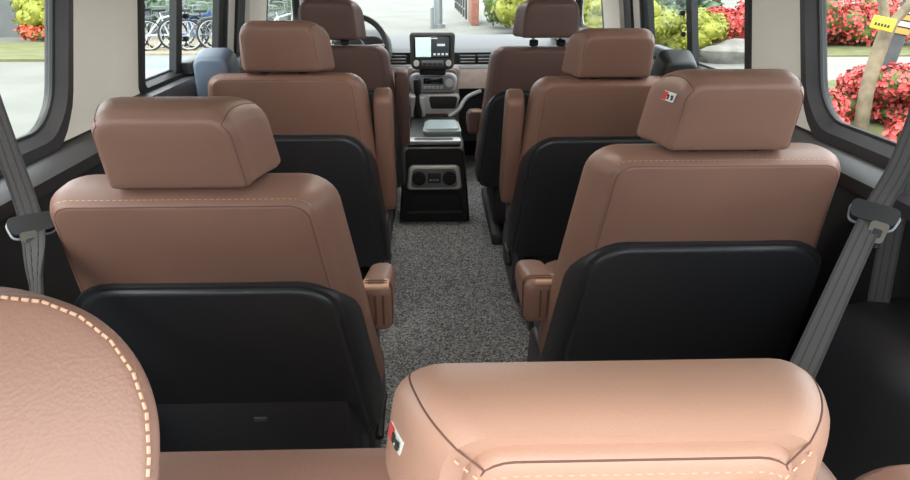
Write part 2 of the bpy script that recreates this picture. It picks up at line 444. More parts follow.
# rear bench nearest the camera
bench = empty('rear_bench', (0, .657, 0)); tag(bench, 'brown leather rear bench in the foreground carrying a big headrest coloured as if lit', 'bench seat')
zb = .185
def mkT(cx, theta, zh):
    ct, st_ = math.cos(R(theta)), math.sin(R(theta))
    return lambda x, v, u: (cx+x, -u*st_+v*ct, zh+u*ct+v*st_)
for cx, hw in ((-.122, .47), (.525, .168)):
    T = mkT(cx, 12, zb-(.03 if cx > .5 else 0))
    S = .68
    secs = [(-.09, (hw-.02, hw, .0, S-.02, .05, .03)), (-.04, (hw-.006, hw+.004, 0, S, .06, .04)), (.03, (hw-.006, hw+.004, 0, S, .06, .04)), (.08, (hw-.02, hw-.01, .02, S-.03, .06, .04))]
    b = pad(T, secs, .012, .03, crown=.004).build('backrest', M['leather'], bench)
    s = MB(); ring = secring(secs[0][1], .003); pth = [Vector(T(x, -.087, u)) for x, u in ring]; s.tube(pth[10:28]+pth[0:4], .0016, 6); s.build('seam', M['seam'], b)
    if cx < .5:
        headrest(bench, fold, .0, M['leather'], hw_b=.158, hw_f=.098, h=.21, rt=.100, label_patch=False, post=.0, style='edge', e0=.010)
        headrest(bench, mkT(.108, 12, zb), .672, M['leather_lit'], hw_b=.130, hw_f=.192, h=.135, rt=.035, post=.0, style='top', e0=.016)
def TC(x, v, u): return (.03+x, u, v)
pad(TC, [(.06, (.62, .62, .02, .46, .06, .05)), (.16, (.64, .64, 0, .48, .07, .05)), (.22, (.62, .62, .02, .46, .07, .05))], .02, .04).build('seat_cushion', M['leather_lit'], bench)
m = MB(); m.box(-.5, .6, .05, .40, 0, .08, .01); m.build('bench_base', M['black'], bench)

# ------------------------------------------------------------------ console
con = empty('centre_console', (-.035, 3.66, 0)); tag(con, 'dark floor console with rear air vents between the front seats', 'console')
def sec(y, hwb, hwt, zt, zb=0.):
    return [(x, y, z) for x, z in roundpoly([(-hwb, zb), (hwb, zb), (hwt, zt), (-hwt, zt)], [.012, .012, .03, .03], 5)]
m = MB(); m.loft([sec(0.012, .18, .142, .405, .005), sec(.0, .188, .150, .40), sec(.02, .19, .155, .415), sec(.12, .19, .158, .43), sec(.45, .17, .15, .42), sec(.75, .16, .145, .42)])
m.build('console_body', M['black'], con)
# sloped rear face plate with bezel and vents
def TR(x, v, u): return (x, -.006+v, u)
m = pad(TR, [(-.012, (.128, .142, .185, .31, .03, .02)), (.01, (.134, .148, .18, .315, .03, .02))], .005, .002)
vb = m.build('vent_bezel', M['bright_silver'], con)
pad(TR, [(-.016, (.112, .122, .197, .298, .025, .02)), (-.006, (.112, .122, .197, .298, .025, .02))], .002, .001).build('vent_face', M['grey'], vb)
for sx in (-1, 1):
    rings = []
    for (r, v) in ((.036, -.012), (.036, -.024), (.029, -.026), (.026, -.018)):
        rings.append([TR(sx*.08+math.cos(a)*r, v, .248+math.sin(a)*r*1.05) for a in [2*math.pi*i/24 for i in range(24)]])
    m = MB(); m.loft(rings); v = m.build('air_vent', M['black'], vb)
    for k in (-1, 0, 1):
        s = MB(); s.box(sx*.08-.022, sx*.08+.022, -.030, -.024, .246+k*.014, .250+k*.014, .001); s.build('vent_slat', M['charcoal'], v)
m = MB(); m.box(-.034, .034, -.028, -.018, .222, .276, .006); d = m.build('climate_panel', M['charcoal'], vb)
for k in range(3):
    m = MB(); m.box(-.026+k*.018, -.012+k*.018, -.031, -.026, .236, .244, .001); m.build('button', M['silver'], d)
m = pad(TR, [(-.006, (.135, .15, .055, .155, .02, .02)), (.004, (.135, .15, .055, .155, .02, .02))], .003, .001); pk = m.build('rear_pocket', M['rubber'], con)
m = MB(); m.box(-.145, .145, -.016, -.002, .05, .066, .005); m.build('pocket_lip', M['charcoal'], pk)
# top cup tray
m = pad(lambda x, v, u: (x, u, v), [(.418, (.135, .145, .012, .11, .02, .02)), (.438, (.135, .145, .012, .11, .02, .02))], .004, .004); tr = m.build('cup_tray', M['silver'], con)
pad(lambda x, v, u: (x, u, v), [(.432, (.10, .105, .032, .09, .02, .02)), (.4395, (.10, .105, .032, .09, .02, .02))], .002, .002).build('tray_recess', M['rubber'], tr)
m = pad(lambda x, v, u: (x+.045, u, v), [(.42, (.09, .10, .15, .40, .03, .03)), (.455, (.095, .105, .14, .42, .03, .03)), (.475, (.085, .095, .15, .40, .03, .03))], .006, .012)
lo = m.build('armrest_lid', M['glare_pad'], con); lo['label'] = 'padded armrest lid, paled as if reflecting the windscreen'

# ------------------------------------------------------------------ dashboard
dash = empty('dashboard', (0, 4.62, .40)); tag(dash, 'taupe and black dashboard with central screen under the windscreen', 'dashboard')
def dl(prof, x0, x1, bow=.10):
    """profile [(y,z)] extruded over x with a gentle forward bow toward the doors"""
    m = MB(); rings = []
    for i in range(17):
        x = x0+(x1-x0)*i/16
        rings.append([(x, y-4.62+bow*(x/.85)**2, z-.40) for y, z in prof])
    m.loft(rings); return m
dl([(4.56, .66), (4.62, .70), (4.60, .785), (4.66, .805), (5.35, .83), (5.35, .5), (4.6, .5)], -.82, .82).build('dash_top', M['black'], dash)
dl([(4.575, .70), (4.595, .715), (4.605, .775), (4.62, .785), (4.66, .78), (4.66, .70)], -.80, .80).build('vent_strip', M['rubber'], dash)
dl([(4.49, .58), (4.52, .66), (4.56, .70), (4.66, .70), (4.66, .56)], -.81, .81).build('trim_panel', M['wood'], dash)
dl([(4.60, .57), (4.66, .40), (4.80, .18), (5.1, .15), (5.1, .6)], -.81, .81).build('lower_dash', M['charcoal'], dash)
for (a, b_) in ((-.30, -.20), (.13, .23), (.24, .37), (-.72, -.60), (.6, .72)):
    m = MB(); bw = .10*(((a+b_)/2)/.85)**2; m.box(a, b_, -.05+bw, -.02+bw, .315, .372, .006); v = m.build('air_vent', M['black'], dash)
    for k in range(2):
        s = MB(); s.box(a+.006, b_-.006, -.056+bw, -.045+bw, .330+k*.018, .335+k*.018, .001); s.build('vent_slat', M['silver'], v)
# centre stack
m = pad(lambda x, v, u: (-.035+x, v, u), [(-.14, (.15, .13, -.02, .30, .03, .03)), (-.10, (.165, .15, -.06, .31, .03, .03)), (.05, (.18, .16, -.1, .31, .03, .03))], .01, .01); m.build('centre_stack', M['wood'], dash)
Tq = lambda x, v, u: (-.035+x, -.14+v, u)
cl = pad(Tq, [(-.022, (.150, .125, .165, .275, .04, .03)), (.0, (.158, .135, .16, .28, .045, .035))], .006, .004).build('climate_control', M['silver'], dash)
pad(Tq, [(-.028, (.135, .115, .175, .265, .035, .025)), (-.016, (.135, .115, .175, .265, .035, .025))], .003, .002).build('control_face', M['grey'], cl)
for sx in (-1, 1):
    m = MB(); m.tube([Tq(sx*.098, -.05, .222), Tq(sx*.098, -.02, .222)], .024, 18); m.build('knob', M['silver'], cl)
for k in range(5):
    m = MB(); m.box(-.035-.06+k*.025, -.035-.04+k*.025, -.174, -.165, .186, .202, .002); m.build('button', M['silver'], cl)
m = MB(); m.box(-.035-.06, -.035+.06, -.172, -.166, .215, .25, .003); m.build('climate_display', M['screen'], cl)
# cubby
cb = pad(Tq, [(-.03, (.175, .12, .03, .15, .03, .03)), (.02, (.18, .125, .03, .155, .03, .03))], .006, .004).build('cubby_frame', M['silver'], dash)
pad(lambda x, v, u: Tq(x+.06, v, u), [(-.034, (.09, .075, .065, .14, .015, .015)), (-.02, (.09, .075, .065, .14, .015, .015))], .002, .002).build('cubby_opening', M['rubber'], cb)
# curved silver brace to the right of the cubby
m = MB(); m.tube(smooth_path([(.06, -.19, .02), (.12, -.175, .06), (.17, -.14, .125), (.26, -.11, .165)], 6), .013, 8); m.build('silver_brace', M['silver'], dash)
# shift lever
sh = pad(lambda x, v, u: (-.125+x, u-.34, v), [(.075, (.035, .045, -.10, .06, .02, .02)), (.095, (.035, .045, -.10, .06, .02, .02))], .004, .004)
sh = MB(); sh.box(-.175, -.085, -.235, -.17, .02, .15, .012); shp = sh.build('shift_plate', M['silver'], dash)
m = MB(); m.tube([(-.13, -.22, .04), (-.13, -.27, .12), (-.13, -.28, .18)], .014, 10, taper=[.03, .014, .012]); sl = m.build('shift_lever', M['black'], dash)
m = MB(); m.tube([(-.13, -.276, .165), (-.13, -.282, .19), (-.13, -.288, .23), (-.13, -.29, .26), (-.13, -.29, .268)], .02, 12, taper=[.014, .021, .024, .02, .006]); m.build('shift_knob', M['rubber'], sl)
# touchscreen
Ts = lambda x, v, u: (-.038+x, -.20+v, u+.0)
hu = pad(Ts, [(-.02, (.128, .118, .315, .515, .02, .03)), (.0, (.136, .128, .305, .522, .022, .035)), (.05, (.12, .11, .31, .51, .02, .03))], .006, .01).build('touchscreen', M['charcoal'], dash)
m = MB(); m.box(-.038-.108, -.038+.108, -.224, -.216, .375, .503, .003); scrn = m.build('screen_glass', M['screen'], hu)
m = MB(); m.box(-.038-.100, -.038-.008, -.2262, -.223, .382, .495, .001); m.build('map_view', M['screen_map'], scrn)
m = MB(); m.box(-.038-.004, -.038+.100, -.2262, -.223, .382, .495, .001); m.build('media_view', M['screen_ui'], scrn)
for x0, x1, z0, z1 in [(.028, .075, .445, .458), (-.03, .03, .486, .492)]+[(.006+k*.024, .02+k*.024, .392, .404) for k in range(4)]:
    m = MB(); m.box(-.038+x0, -.038+x1, -.2285, -.2258, z0, z1, .001); m.build('screen_readout', M['screen_txt'], scrn)
m = MB(); m.box(-.038-.065, -.038+.065, -.226, -.218, .33, .362, .003); bb = m.build('button_bar', M['grey'], hu)
for k in range(4):
    m = MB(); m.box(-.038-.058+k*.03, -.038-.032+k*.03, -.2295, -.224, .335, .348, .001); m.build('button', M['charcoal'], bb)
for sx in (-1, 1):
    m = MB(); m.tube([Ts(sx*.096, -.045, .347), Ts(sx*.096, -.015, .347)], .017, 16); m.build('knob', M['offwhite'], hu)
m = MB(); m.box(-.038-.08, -.038+.08, -.19, -.10, .27, .315, .012); m.build('screen_mount', M['rubber'], hu)

m = MB(); m.box(-.82, .82, 5.12, 5.16, -.02, .8); struct(m.build('wall_front', M['rubber']))
dl([(4.55, .695), (4.553, .712), (4.57, .716), (4.58, .695)], -.80, .80).build('trim_strip', M['silver'], dash)
# steering wheel
sw = empty('steering_wheel', (-.475, 4.10, .86)); sw.rotation_euler = (R(-24), 0, 0); tag(sw, 'black steering wheel in front of the driver seat', 'steering wheel')
m = MB(); m.tube([(math.cos(a)*.185, 0, math.sin(a)*.185) for a in [2*math.pi*i/40 for i in range(40)]], .016, 10, closed=True); m.build('rim', M['rubber'], sw)
m = pad(lambda x, v, u: (x, v, u), [(-.03, (.06, .05, -.06, .05, .03, .03)), (.03, (.065, .055, -.065, .055, .03, .03))], .01, .01); m.build('hub', M['black'], sw)
for a in (R(5), R(175), R(270)):
    m = MB(); m.tube([(math.cos(a)*.05, 0, math.sin(a)*.05), (math.cos(a)*.18, 0, math.sin(a)*.18)], .014, 8); m.build('spoke', M['silver'], sw)
m = MB(); m.tube([(0, .02, 0), (0, .42, .0)], .03, 10); m.build('steering_column', M['black'], sw)
# instrument binnacle is part of the dash
m = pad(lambda x, v, u: (-.475+x, v, u), [(-.18, (.15, .17, .36, .50, .07, .03)), (-.05, (.17, .19, .34, .53, .08, .03)), (.1, (.17, .19, .34, .50, .08, .03))], .01, .02); m.build('instrument_hood', M['black'], dash)

# ------------------------------------------------------------------ shell of the vehicle
def wx(z): return .86-.14*max(0, z-.95)      # inner wall half-width with tumblehome
m = MB(); m.box(-.92, .92, -.2, 5.16, -.06, 0); struct(m.build('floor', M['carpet']))
m = MB(); rings = []
for y in [.02+(4.35-.02)*i/8 for i in range(9)]:
    rings.append([(-.86, y, 1.33), (-.6, y, 1.385), (0, y, 1.40), (.6, y, 1.385), (.86, y, 1.33), (.86, y, 1.37), (.6, y, 1.43), (0, y, 1.445), (-.6, y, 1.43), (-.86, y, 1.37)])
m.loft(rings); ceil = struct(m.build('ceiling', M['ceiling']))
M['fill_lamp'] = glow('fill_diffuser', (255, 246, 232), 6.5)  # invented ceiling lamps, added as fill for the pillars and dashboard
for yy in (1.75, 3.75):
    m = MB(); m.box(-.17, .17, yy-.075, yy+.075, 1.385, 1.402, .006); dl_ = m.build('added_fill_lamp', M['offwhite'], ceil)
    m = MB(); m.box(-.14, .14, yy-.05, yy+.05, 1.380, 1.388, .003); m.build('fill_diffuser', M['fill_lamp'], dl_)

def bay(side, y0, y1, z0, z1, hole, radii, th=.04, outer=None, n=6):
    """wall panel with a rounded window hole; hole = 4 corner points (y,z) counter-clockwise"""
    inner = roundpoly(hole, radii, n); k = len(inner)
    # matching points on the rectangular boundary
    rect = [(y0, z0), (y1, z0), (y1, z1), (y0, z1)]
    outl = []
    for c in range(4):
        hc = hole[c]; p = rect[c]
        for j in range(n+1):
            t = j/n
            q = inner[c*(n+1)+j]
            if j == n//2: outl.append(p)
            elif j < n//2:
                # on edge before corner: project
                if c == 0: outl.append((p[0], q[1]))
                elif c == 1: outl.append((q[0], p[1]))
                elif c == 2: outl.append((p[0], q[1]))
                else: outl.append((q[0], p[1]))
            else:
                if c == 0: outl.append((q[0], p[1]))
                elif c == 1: outl.append((p[0], q[1]))
                elif c == 2: outl.append((q[0], p[1]))
                else: outl.append((p[0], q[1]))
    X = lambda z, d: side*(wx(z)+d)
    m = MB()
    m.loft([[(X(z, th), y, z) for y, z in outl], [(X(z, 0), y, z) for y, z in outl], [(X(z, 0), y, z) for y, z in inner], [(X(z, th), y, z) for y, z in inner]], caps=False, closed=True)
    return m, inner

def window(n, side, hole, radii, frame_w, fmat, glass_d=.025, seal_d=.015):
    root = empty('window_%d' % n, (side*.86, (hole[0][0]+hole[1][0])/2, (hole[0][1]+hole[2][1])/2)); struct(root)
    lx, ly, lz = root.location
    inn = roundpoly(hole, radii, 6)
    cy = sum(p[0] for p in hole)/4; cz = sum(p[1] for p in hole)/4
    def ins(w):
        h2 = []
        for (y, z) in hole:
            h2.append((y+(w if y < cy else -w), z+(w if z < cz else -w)))
        return roundpoly(h2, [max(r-w*.5, .01) for r in radii], 6)
    X = lambda z, d: side*(wx(z)+d)
    a = ins(-.012); b = ins(frame_w*.45); c = ins(frame_w)
    loc = lambda x, y, z: (x-lx, y-ly, z-lz)
    m = MB(); m.loft([[loc(X(z, .012), y, z) for y, z in a], [loc(X(z, -.010), y, z) for y, z in a], [loc(X(z, -.012), y, z) for y, z in b], [loc(X(z, seal_d), y, z) for y, z in c], [loc(X(z, .03), y, z) for y, z in c], [loc(X(z, .03), y, z) for y, z in a]], caps=False, closed=True)
    f = m.build('window_frame', fmat, root)
    s = MB(); s.tube([loc(X(z, seal_d+.004), y, z) for y, z in c], .006, 6, closed=True); s.build('rubber_seal', M['rubber'], root)
    g = MB(); g.loft([[loc(X(z, glass_d-.002), y, z) for y, z in c], [loc(X(z, glass_d+.002), y, z) for y, z in c]]); g.build('window_glass', M['glass'], root)
    return root

wn = 1
for side, nm, d1, d2 in ((-1, 'left', -.03, -.08), (1, 'right', .03, .09)):
    # lower wall with lining
    prof = [(.80, 0), (.80, .50), (.84, .62), (.855, .85), (.86, .91), (.93, .91), (.93, 0)]
    m = MB(); m.loft([[(side*x, y, z) for x, z in prof] for y in (-.2, 5.0)]); struct(m.build('wall_%s' % nm, M['black']))
    # upper bays
    h = [(.25, .912), (1.66+d1, .912), (1.70+d1, 1.325), (.25, 1.325)]
    m, _ = bay(side, -.2, 1.93, .90, 1.37, h, [.08, .12, .06, .08]); struct(m.build('wall_%s_rear' % nm, M['beige']))
    window(wn, side, h, [.08, .12, .06, .08], .034, M['charcoal'], seal_d=.010); wn += 1
    h = [(2.03+(.04 if side < 0 else 0), .945), (3.02+d2, .945), (3.02+d2, 1.325), (2.03+(.04 if side < 0 else 0), 1.325)]
    m, _ = bay(side, 1.93, 3.20+d2, .905, 1.37, h, [.03, .04, .04, .03]); struct(m.build('wall_%s_door' % nm, M['beige']))
    w = window(wn, side, h, [.03, .04, .04, .03], .02, M['black']); wn += 1
    # sliding sash post and front sash post
    lx, ly, lz = w.location
    yb = 2.40 if side < 0 else 2.53
    X = lambda z, d: side*(wx(z)+d)
    p = MB(); p.loft([[(X(z, d)-lx, yy-ly, z-lz) for d, yy in ((.0, yb-.025), (.0, yb+.03), (.022, yb+.03), (.022, yb-.025))] for z in (.95, 1.06, 1.07, 1.32)]); ps = p.build('sash_post', M['black'], w)
    for zz in (1.13, 1.06):
        c = MB(); c.box(X(zz, -.012)-lx-.006, X(zz, -.012)-lx+.006, yb-ly+.02, yb-ly+.045, zz-lz-.008, zz-lz+.008, .003); c.build('sash_latch', M['rubber'], ps)
    p = MB(); p.loft([[(X(z, d)-lx, yy-ly, z-lz) for d, yy in ((-.002, 2.93+d2), (-.002, 3.01+d2), (.022, 3.01+d2), (.022, 2.93+d2))] for z in (.95, 1.32)]); p.build('front_sash_post', M['rubber'], w)
    p = MB(); p.box(X(.97, .0)-lx-.015, X(.97, .0)-lx+.03, yb-ly+.03, 2.9+d2-ly, .945-lz, .985-lz, .006); p.build('sash_rail', M['charcoal'], w)
    # door seal strip, B pillar, front door
    p = MB(); p.loft([[(X(z, d), yy, z) for d, yy in ((-.012, 3.17+d2), (-.012, 3.29+d2), (.04, 3.29+d2), (.04, 3.17+d2))] for z in (.3, .95, 1.33)]); struct(p.build('trim_%d' % (1 if side < 0 else 2), M['rubber']))
    p = MB(); p.loft([[(X(z, d), yy, z) for d, yy in ((-.03, 3.30+d2), (-.04, 3.45+d2), (-.02, 3.68+d2), (.06, 3.68+d2), (.06, 3.30+d2))] for z in (.0, .95, 1.34)]); struct(p.build('trim_%d' % (3 if side < 0 else 4), M['beige']))
    h = [(3.74+d2, .93), (4.66, .93), (4.40, 1.32), (3.74+d2, 1.32)]
    m, _ = bay(side, 3.66+d2, 4.80, .92, 1.36, h, [.03, .06, .06, .03]); struct(m.build('wall_%s_front' % nm, M['offwhite']))
    window(wn, side, h, [.03, .06, .06, .03], .02, M['black']); wn += 1
    # window sill moulding along the rear half
    m = MB(); m.loft([[(side*x, y, z) for x, z in ((.80, .855), (.79, .885), (.82, .902), (.865, .905), (.865, .855))] for y in (-.2, .8, 1.6, 2.06)]); struct(m.build('trim_%d' % (5 if side < 0 else 6), M['charcoal']))
    m = MB(); m.loft([[(side*x, y, z) for x, z in ((.80, .84), (.795, .90), (.815, .94), (.872, .944), (.872, .84))] for y in (2.0, 3.0, 4.0, 5.0)]); struct(m.build('trim_%d' % (11 if side < 0 else 12), M['charcoal']))
    # wheel arch / quarter trim box by the rear bench
    m = MB()
    m.loft([[(side*x, y, z) for x, z in ((.93-.93+.845, 0), (.70, 0), (.70, .62+dz), (.72, .675+dz), (.76, .70+dz), (.845, .71+dz))] for y, dz in ((-.2, 0.01), (.6, .01), (1.0, .0), (1.20, -.015), (1.27, -.06), (1.29, -.2))])
    struct(m.build('trim_%d' % (7 if side < 0 else 8), M['black_soft']))
    # A pillar
    m = MB(); m.tube([(side*.84, 5.2, .84), (side*.80, 4.85, 1.06), (side*.755, 4.38, 1.36)], .05, 10); struct(m.build('trim_%d' % (9 if side < 0 else 10), M['beige']))
# windscreen
ws = empty('window_%d' % wn, (0, 4.9, 1.05)); struct(ws)
m = MB()
rings = []
for i in range(9):
    x = -.80+1.6*i/8; bw = .12*(1-(x/.8)**2)
    rings.append([(x, 5.32+bw-4.9, .80-1.05), (x*.95, 4.36+bw*.5-4.9, 1.385-1.05), (x*.95, 4.365+bw*.5-4.9, 1.39-1.05), (x, 5.325+bw-4.9, .805-1.05)])
m.loft(rings); m.build('windscreen_glass', M['glass'], ws)
m = MB(); m.tube([(-.8, 4.36-4.9, 1.385-1.05), (0, 4.42-4.9, 1.395-1.05), (.8, 4.36-4.9, 1.385-1.05)], .03, 8); m.build('header_rail', M['beige'], ws)
# bonnet and front bulkhead
hood = empty('bonnet', (0, 5.9, .5)); tag(hood, 'pale bonnet of the vehicle seen beyond the windscreen', 'car bonnet')
m = MB(); rings = []
for y, z, hw in ((5.49, .735, .84), (5.62, .750, .84), (5.9, .735, .82), (6.15, .67, .76), (6.28, .55, .70)):
    rings.append([(-hw, y-5.9, z-.56), (-hw*.7, y-5.9, z-.505), (0, y-5.9, z-.49), (hw*.7, y-5.9, z-.505), (hw, y-5.9, z-.56), (hw, y-5.9, -.1), (-hw, y-5.9, -.1)])
m.loft(rings); m.build('bonnet_skin', M['white'], hood)

# ------------------------------------------------------------------ seat belts
def belt(pts, label, tongue_at, side, tw=0.):
    root = empty('seat_belt', pts[-1]); tag(root, label, 'seat belt', None)
    o = Vector(pts[-1])
    P = [Vector(p)-o for p in pts]
    path = smooth_path(P, 6)
    view = Vector((-.035, 0, 1.27))-o
    t = (P[-1]-P[0]).normalized()
    wdir = t.cross(Vector((-side*.55, -.8, .2))).normalized(); nrm = t.cross(wdir)
    twf = (lambda f: tw*max(0, min(1, (f-.52)/.14))) if tw else None
    m = MB(); m.ribbon(path, .036, .0025, wdir, nrm, twf); w = m.build('webbing', M['webbing'], root)
    for off, ww, tt, nm in ((-.0162, .004, .004, 'woven_edge'), (.0162, .004, .004, 'woven_edge'), (-.006, .002, .0032, 'woven_line'), (.006, .002, .0032, 'woven_line')):
        ps = []
        for k, p in enumerate(path):
            a = twf(k/(len(path)-1)) if twf else 0.
            ps.append(p+(Matrix.Rotation(a, 3, wdir.cross(nrm)) @ wdir)*off)
        e = MB(); e.ribbon(ps, ww, tt, wdir, nrm, twf); e.build(nm, M['webbing_edge'], w)
    if tongue_at is not None:
        c = P[tongue_at]
        def q(a, b, d): return c+wdir*a+t*b+nrm*d
        m = MB()
        o2 = roundpoly([(-.038, -.012), (.038, -.012), (.032, .022), (-.032, .022)], [.01]*4, 4)
        m.loft([[q(a, b, -.008) for a, b in o2], [q(a, b, .008) for a, b in o2]]); tg = m.build('belt_tongue', M['rubber'], root)
        rim = MB(); rim.tube([q(a, b, .009) for a, b in o2], .003, 6, closed=True); rim.build('tongue_rim', M['grey'], tg)
        o3 = roundpoly([(-.016, .02), (.012, .02), (.010, .058), (-.014, .058)], [.006]*4, 4)
        m = MB(); m.loft([[q(a-side*.012, b, -.010) for a, b in o3], [q(a-side*.012, b, -.0065) for a, b in o3]]);
        m.loft([[q(a-side*.012, b, .0065) for a, b in o3], [q(a-side*.012, b, .010) for a, b in o3]]); pl = m.build('metal_latch_plate', M['chrome'], tg)
        o4 = roundpoly([(-.009, .034), (.005, .034), (.005, .048), (-.009, .048)], [.003]*4, 3)
        m = MB(); m.loft([[q(a-side*.012, b, -.0115) for a, b in o4], [q(a-side*.012, b, .0115) for a, b in o4]]); m.build('latch_slot', M['rubber'], pl)
    return root
belt([(.79, 1.165, 1.30), (.768, 1.145, 1.14), (.726, 1.115, .985), (.68, 1.09, .901), (.555, .95, .81), (.44, .815, .744), (.32, .69, .66)], 'grey seat belt with latch plate slanting down behind the right captain seat', 3, 1)
belt([(-.82, 1.28, 1.30), (-.80, 1.26, 1.12), (-.765, 1.23, .98), (-.725, 1.185, .865), (-.665, 1.06, .81), (-.61, .96, .78), (-.5, .85, .70)], 'grey seat belt with latch plate slanting down beside the left window', 3, -1, R(62))
belt([(.828, 1.25, 1.28), (.815, 1.23, 1.05), (.80, 1.215, .86), (.79, 1.19, .66)], 'dark seat belt hanging straight against the right wall', None, 1)

# ------------------------------------------------------------------ outside
GZ = -.45
def slabpoly(name, pts, z0, z1, material):
    m = MB(); m.loft([[(x, y, z0) for x, y in pts], [(x, y, z1) for x, y in pts]]); return struct(m.build(name, material))
slabpoly('road', [(-60, -20), (60, -20), (60, 90), (-60, 90)], GZ-.1, GZ, M['road'])
slabpoly('pavement_left', [(-4.2, 9.3), (-2.0, 9.3), (-2.0, 15.7), (-7.1, 15.7)], GZ, GZ+.03, M['paving'])
slabpoly('lawn_left', [(-26, 14.9), (-7.7, 14.9), (-7.7, 18.6), (-26, 18.6)], GZ, GZ+.05, M['lawn'])
slabpoly('kerb_left', [(-7.6, 15.7), (-2.4, 15.7), (-2.4, 19), (-7.6, 19)], GZ, GZ+.07, M['kerb'])
slabpoly('lawn_right', [(3.4, 5.6), (12, 5.6), (20, 12.0), (6.4, 11.6), (3.6, 9.0)], GZ, GZ+.05, M['lawn'])
slabpoly('path_right', [(5.9, 11.6), (22, 12.0), (24, 15), (7.6, 15.0)], GZ, GZ+.03, M['path'])
slabpoly('lawn_beyond_path', [(7.6, 15.0), (24, 15.0), (26, 24), (4.4, 24), (4.0, 15.6)], GZ, GZ+.06, M['lawn'])
m = MB(); m.box(-26, -8.1, 20.5, 20.8, GZ, 3.0); struct(m.build('wall_outside', M['wallgrey']))

def foliage(name, c, rad, n, leaf, material, parent=None, core=True, seed=0, flat=.5, flower=False):
    rg = random.Random(seed); m = MB()
    rx, ry, rz = rad
    lump = [(Vector((rg.uniform(-.6, .6), rg.uniform(-.6, .6), rg.uniform(-.5, .6))), rg.uniform(.35, .6)) for _ in range(14)]
    for i in range(n):
        lc, lr = lump[rg.randrange(14)]
        d = Vector((rg.gauss(0, 1), rg.gauss(0, 1), rg.gauss(0, 1))).normalized()
        p = lc+d*lr*rg.uniform(.75, 1.05)
        P = Vector((p.x*rx, p.y*ry, p.z*rz))
        a = (d+Vector((rg.uniform(-.8, .8), rg.uniform(-.8, .8), rg.uniform(-.5, .9)))).normalized()
        b = a.orthogonal().normalized(); b.rotate(Matrix.Rotation(rg.uniform(0, 6.28), 3, a)); e = a.cross(b)
        s = leaf*rg.uniform(.7, 1.3)
        if flower:
            k = 5
            ring = [P+(b*math.cos(6.283*j/k)+e*math.sin(6.283*j/k))*s*.6+a*s*.15 for j in range(k)]
            m.add([P-a*s*.1]+ring, [(0, j+1, (j+1) % k+1) for j in range(k)])
        else:
            m.add([P-b*s*.6, P+e*s*.32+a*s*.08, P+b*s*.7-a*s*.05, P-e*s*.32+a*s*.08], [(0, 1, 2, 3)])
    if core:
        for lc, lr in lump:
            bm = bmesh.new(); bmesh.ops.create_icosphere(bm, subdivisions=2, radius=lr*.82)
            bm.verts.index_update()
            m.add([((lc.x+v.co.x)*rx, (lc.y+v.co.y)*ry, (lc.z+v.co.z)*rz) for v in bm.verts], [[v.index for v in f.verts] for f in bm.faces]); bm.free()
    o = m.build(name, material, parent, 180)
    o.location = c
    return o

def shrub(name, label, cat, loc, rad, n, leaf, material, seed, group=None, flowers=0, fleaf=.07, stem=True):
    root = empty(name, (loc[0], loc[1], GZ+.03)); tag(root, label, cat, group)
    foliage('foliage', (0, 0, rad[2]*.95), rad, n, leaf, material, root, seed=seed)
    if flowers: foliage('blossom', (0, 0, rad[2]*1.0), tuple(r*1.06 for r in rad), flowers, fleaf, M['flower'], root, core=False, seed=seed, flower=True)
    m = MB()
    rg = random.Random(seed)
    for k in range(4):
        a = k*1.6+rg.uniform(0, .5)
        m.tube([(0.05*math.cos(a), .05*math.sin(a), 0), (rad[0]*.4*math.cos(a), rad[1]*.4*math.sin(a), rad[2]*.9)], .03, 6, taper=[.035, .015])
    m.build('stem', M['bark'], root)
    return root

# right: azaleas close by
for i, (x, y, r, h, lb) in enumerate([
        (3.95, 7.7, .50, .22, 'red azalea bush nearest the right rear window, at its left edge'),
        (5.25, 8.2, .58, .33, 'red azalea bush right of the pale tree trunk'),
        (5.75, 7.1, .60, .44, 'tallest red azalea bush beside the right seat belt'),
        (4.70, 6.5, .50, .24, 'low red azalea bush in front of the pale tree trunk')]):
    shrub('azalea_bush', lb, 'bush', (x, y), (r, r, h), 900, .06, M['leaf_green'], 20+i, 'azaleas near the right rear window', flowers=4200, fleaf=.045)
for i, (x, y, r, h, lb) in enumerate([
        (8.1, 17.2, 1.1, .62, 'far red azalea bush across the path, left of the trunk'),
        (10.1, 17.4, 1.2, .60, 'far red azalea bush across the path, behind the yellow board'),
        (12.2, 17.0, 1.2, .62, 'far red azalea bush across the path, right of the banded trunk'),
        (6.75, 17.2, .55, .42, 'small red azalea bush beside the lime hedge')]):
    shrub('azalea_bush', lb, 'bush', (x, y), (r, r*.8, h), 900, .13, M['leaf_green'], 40+i, 'azaleas across the path', flowers=4200, fleaf=.075)
# lime bushes
for i, (x, y, rx, h, lb) in enumerate([
        (4.15, 14.9, .85, .62, 'rounded lime green bush at the front end of the right side window'),
        (5.35, 15.1, .8, .56, 'rounded lime green bush beyond the sash post of the right window'),
        (3.2, 16.6, .8, .60, 'lime green bush behind the right front pillar')]):
    shrub('lime_bush', lb, 'bush', (x, y), (rx, .7, h), 2200, .08, M['leaf_lime'], 60+i, 'lime bushes')
m = MB()
rg = random.Random(3)
bm = bmesh.new(); bmesh.ops.create_icosphere(bm, subdivisions=3, radius=.5)
for v in bm.verts:
    v.co = Vector((v.co.x*1.2, v.co.y*.7, v.co.z*.6))*(1+.16*math.sin(v.co.x*7+v.co.y*5)+.1*math.sin(v.co.z*11))
bm.verts.index_update(); m.add([v.co for v in bm.verts], [[v.index for v in f.verts] for f in bm.faces]); bm.free()
o = m.build('garden_rock', M['stone'], loc=(5.85, 14.4, GZ+.15)); tag(o, 'grey garden rock in front of the lime bushes', 'rock')

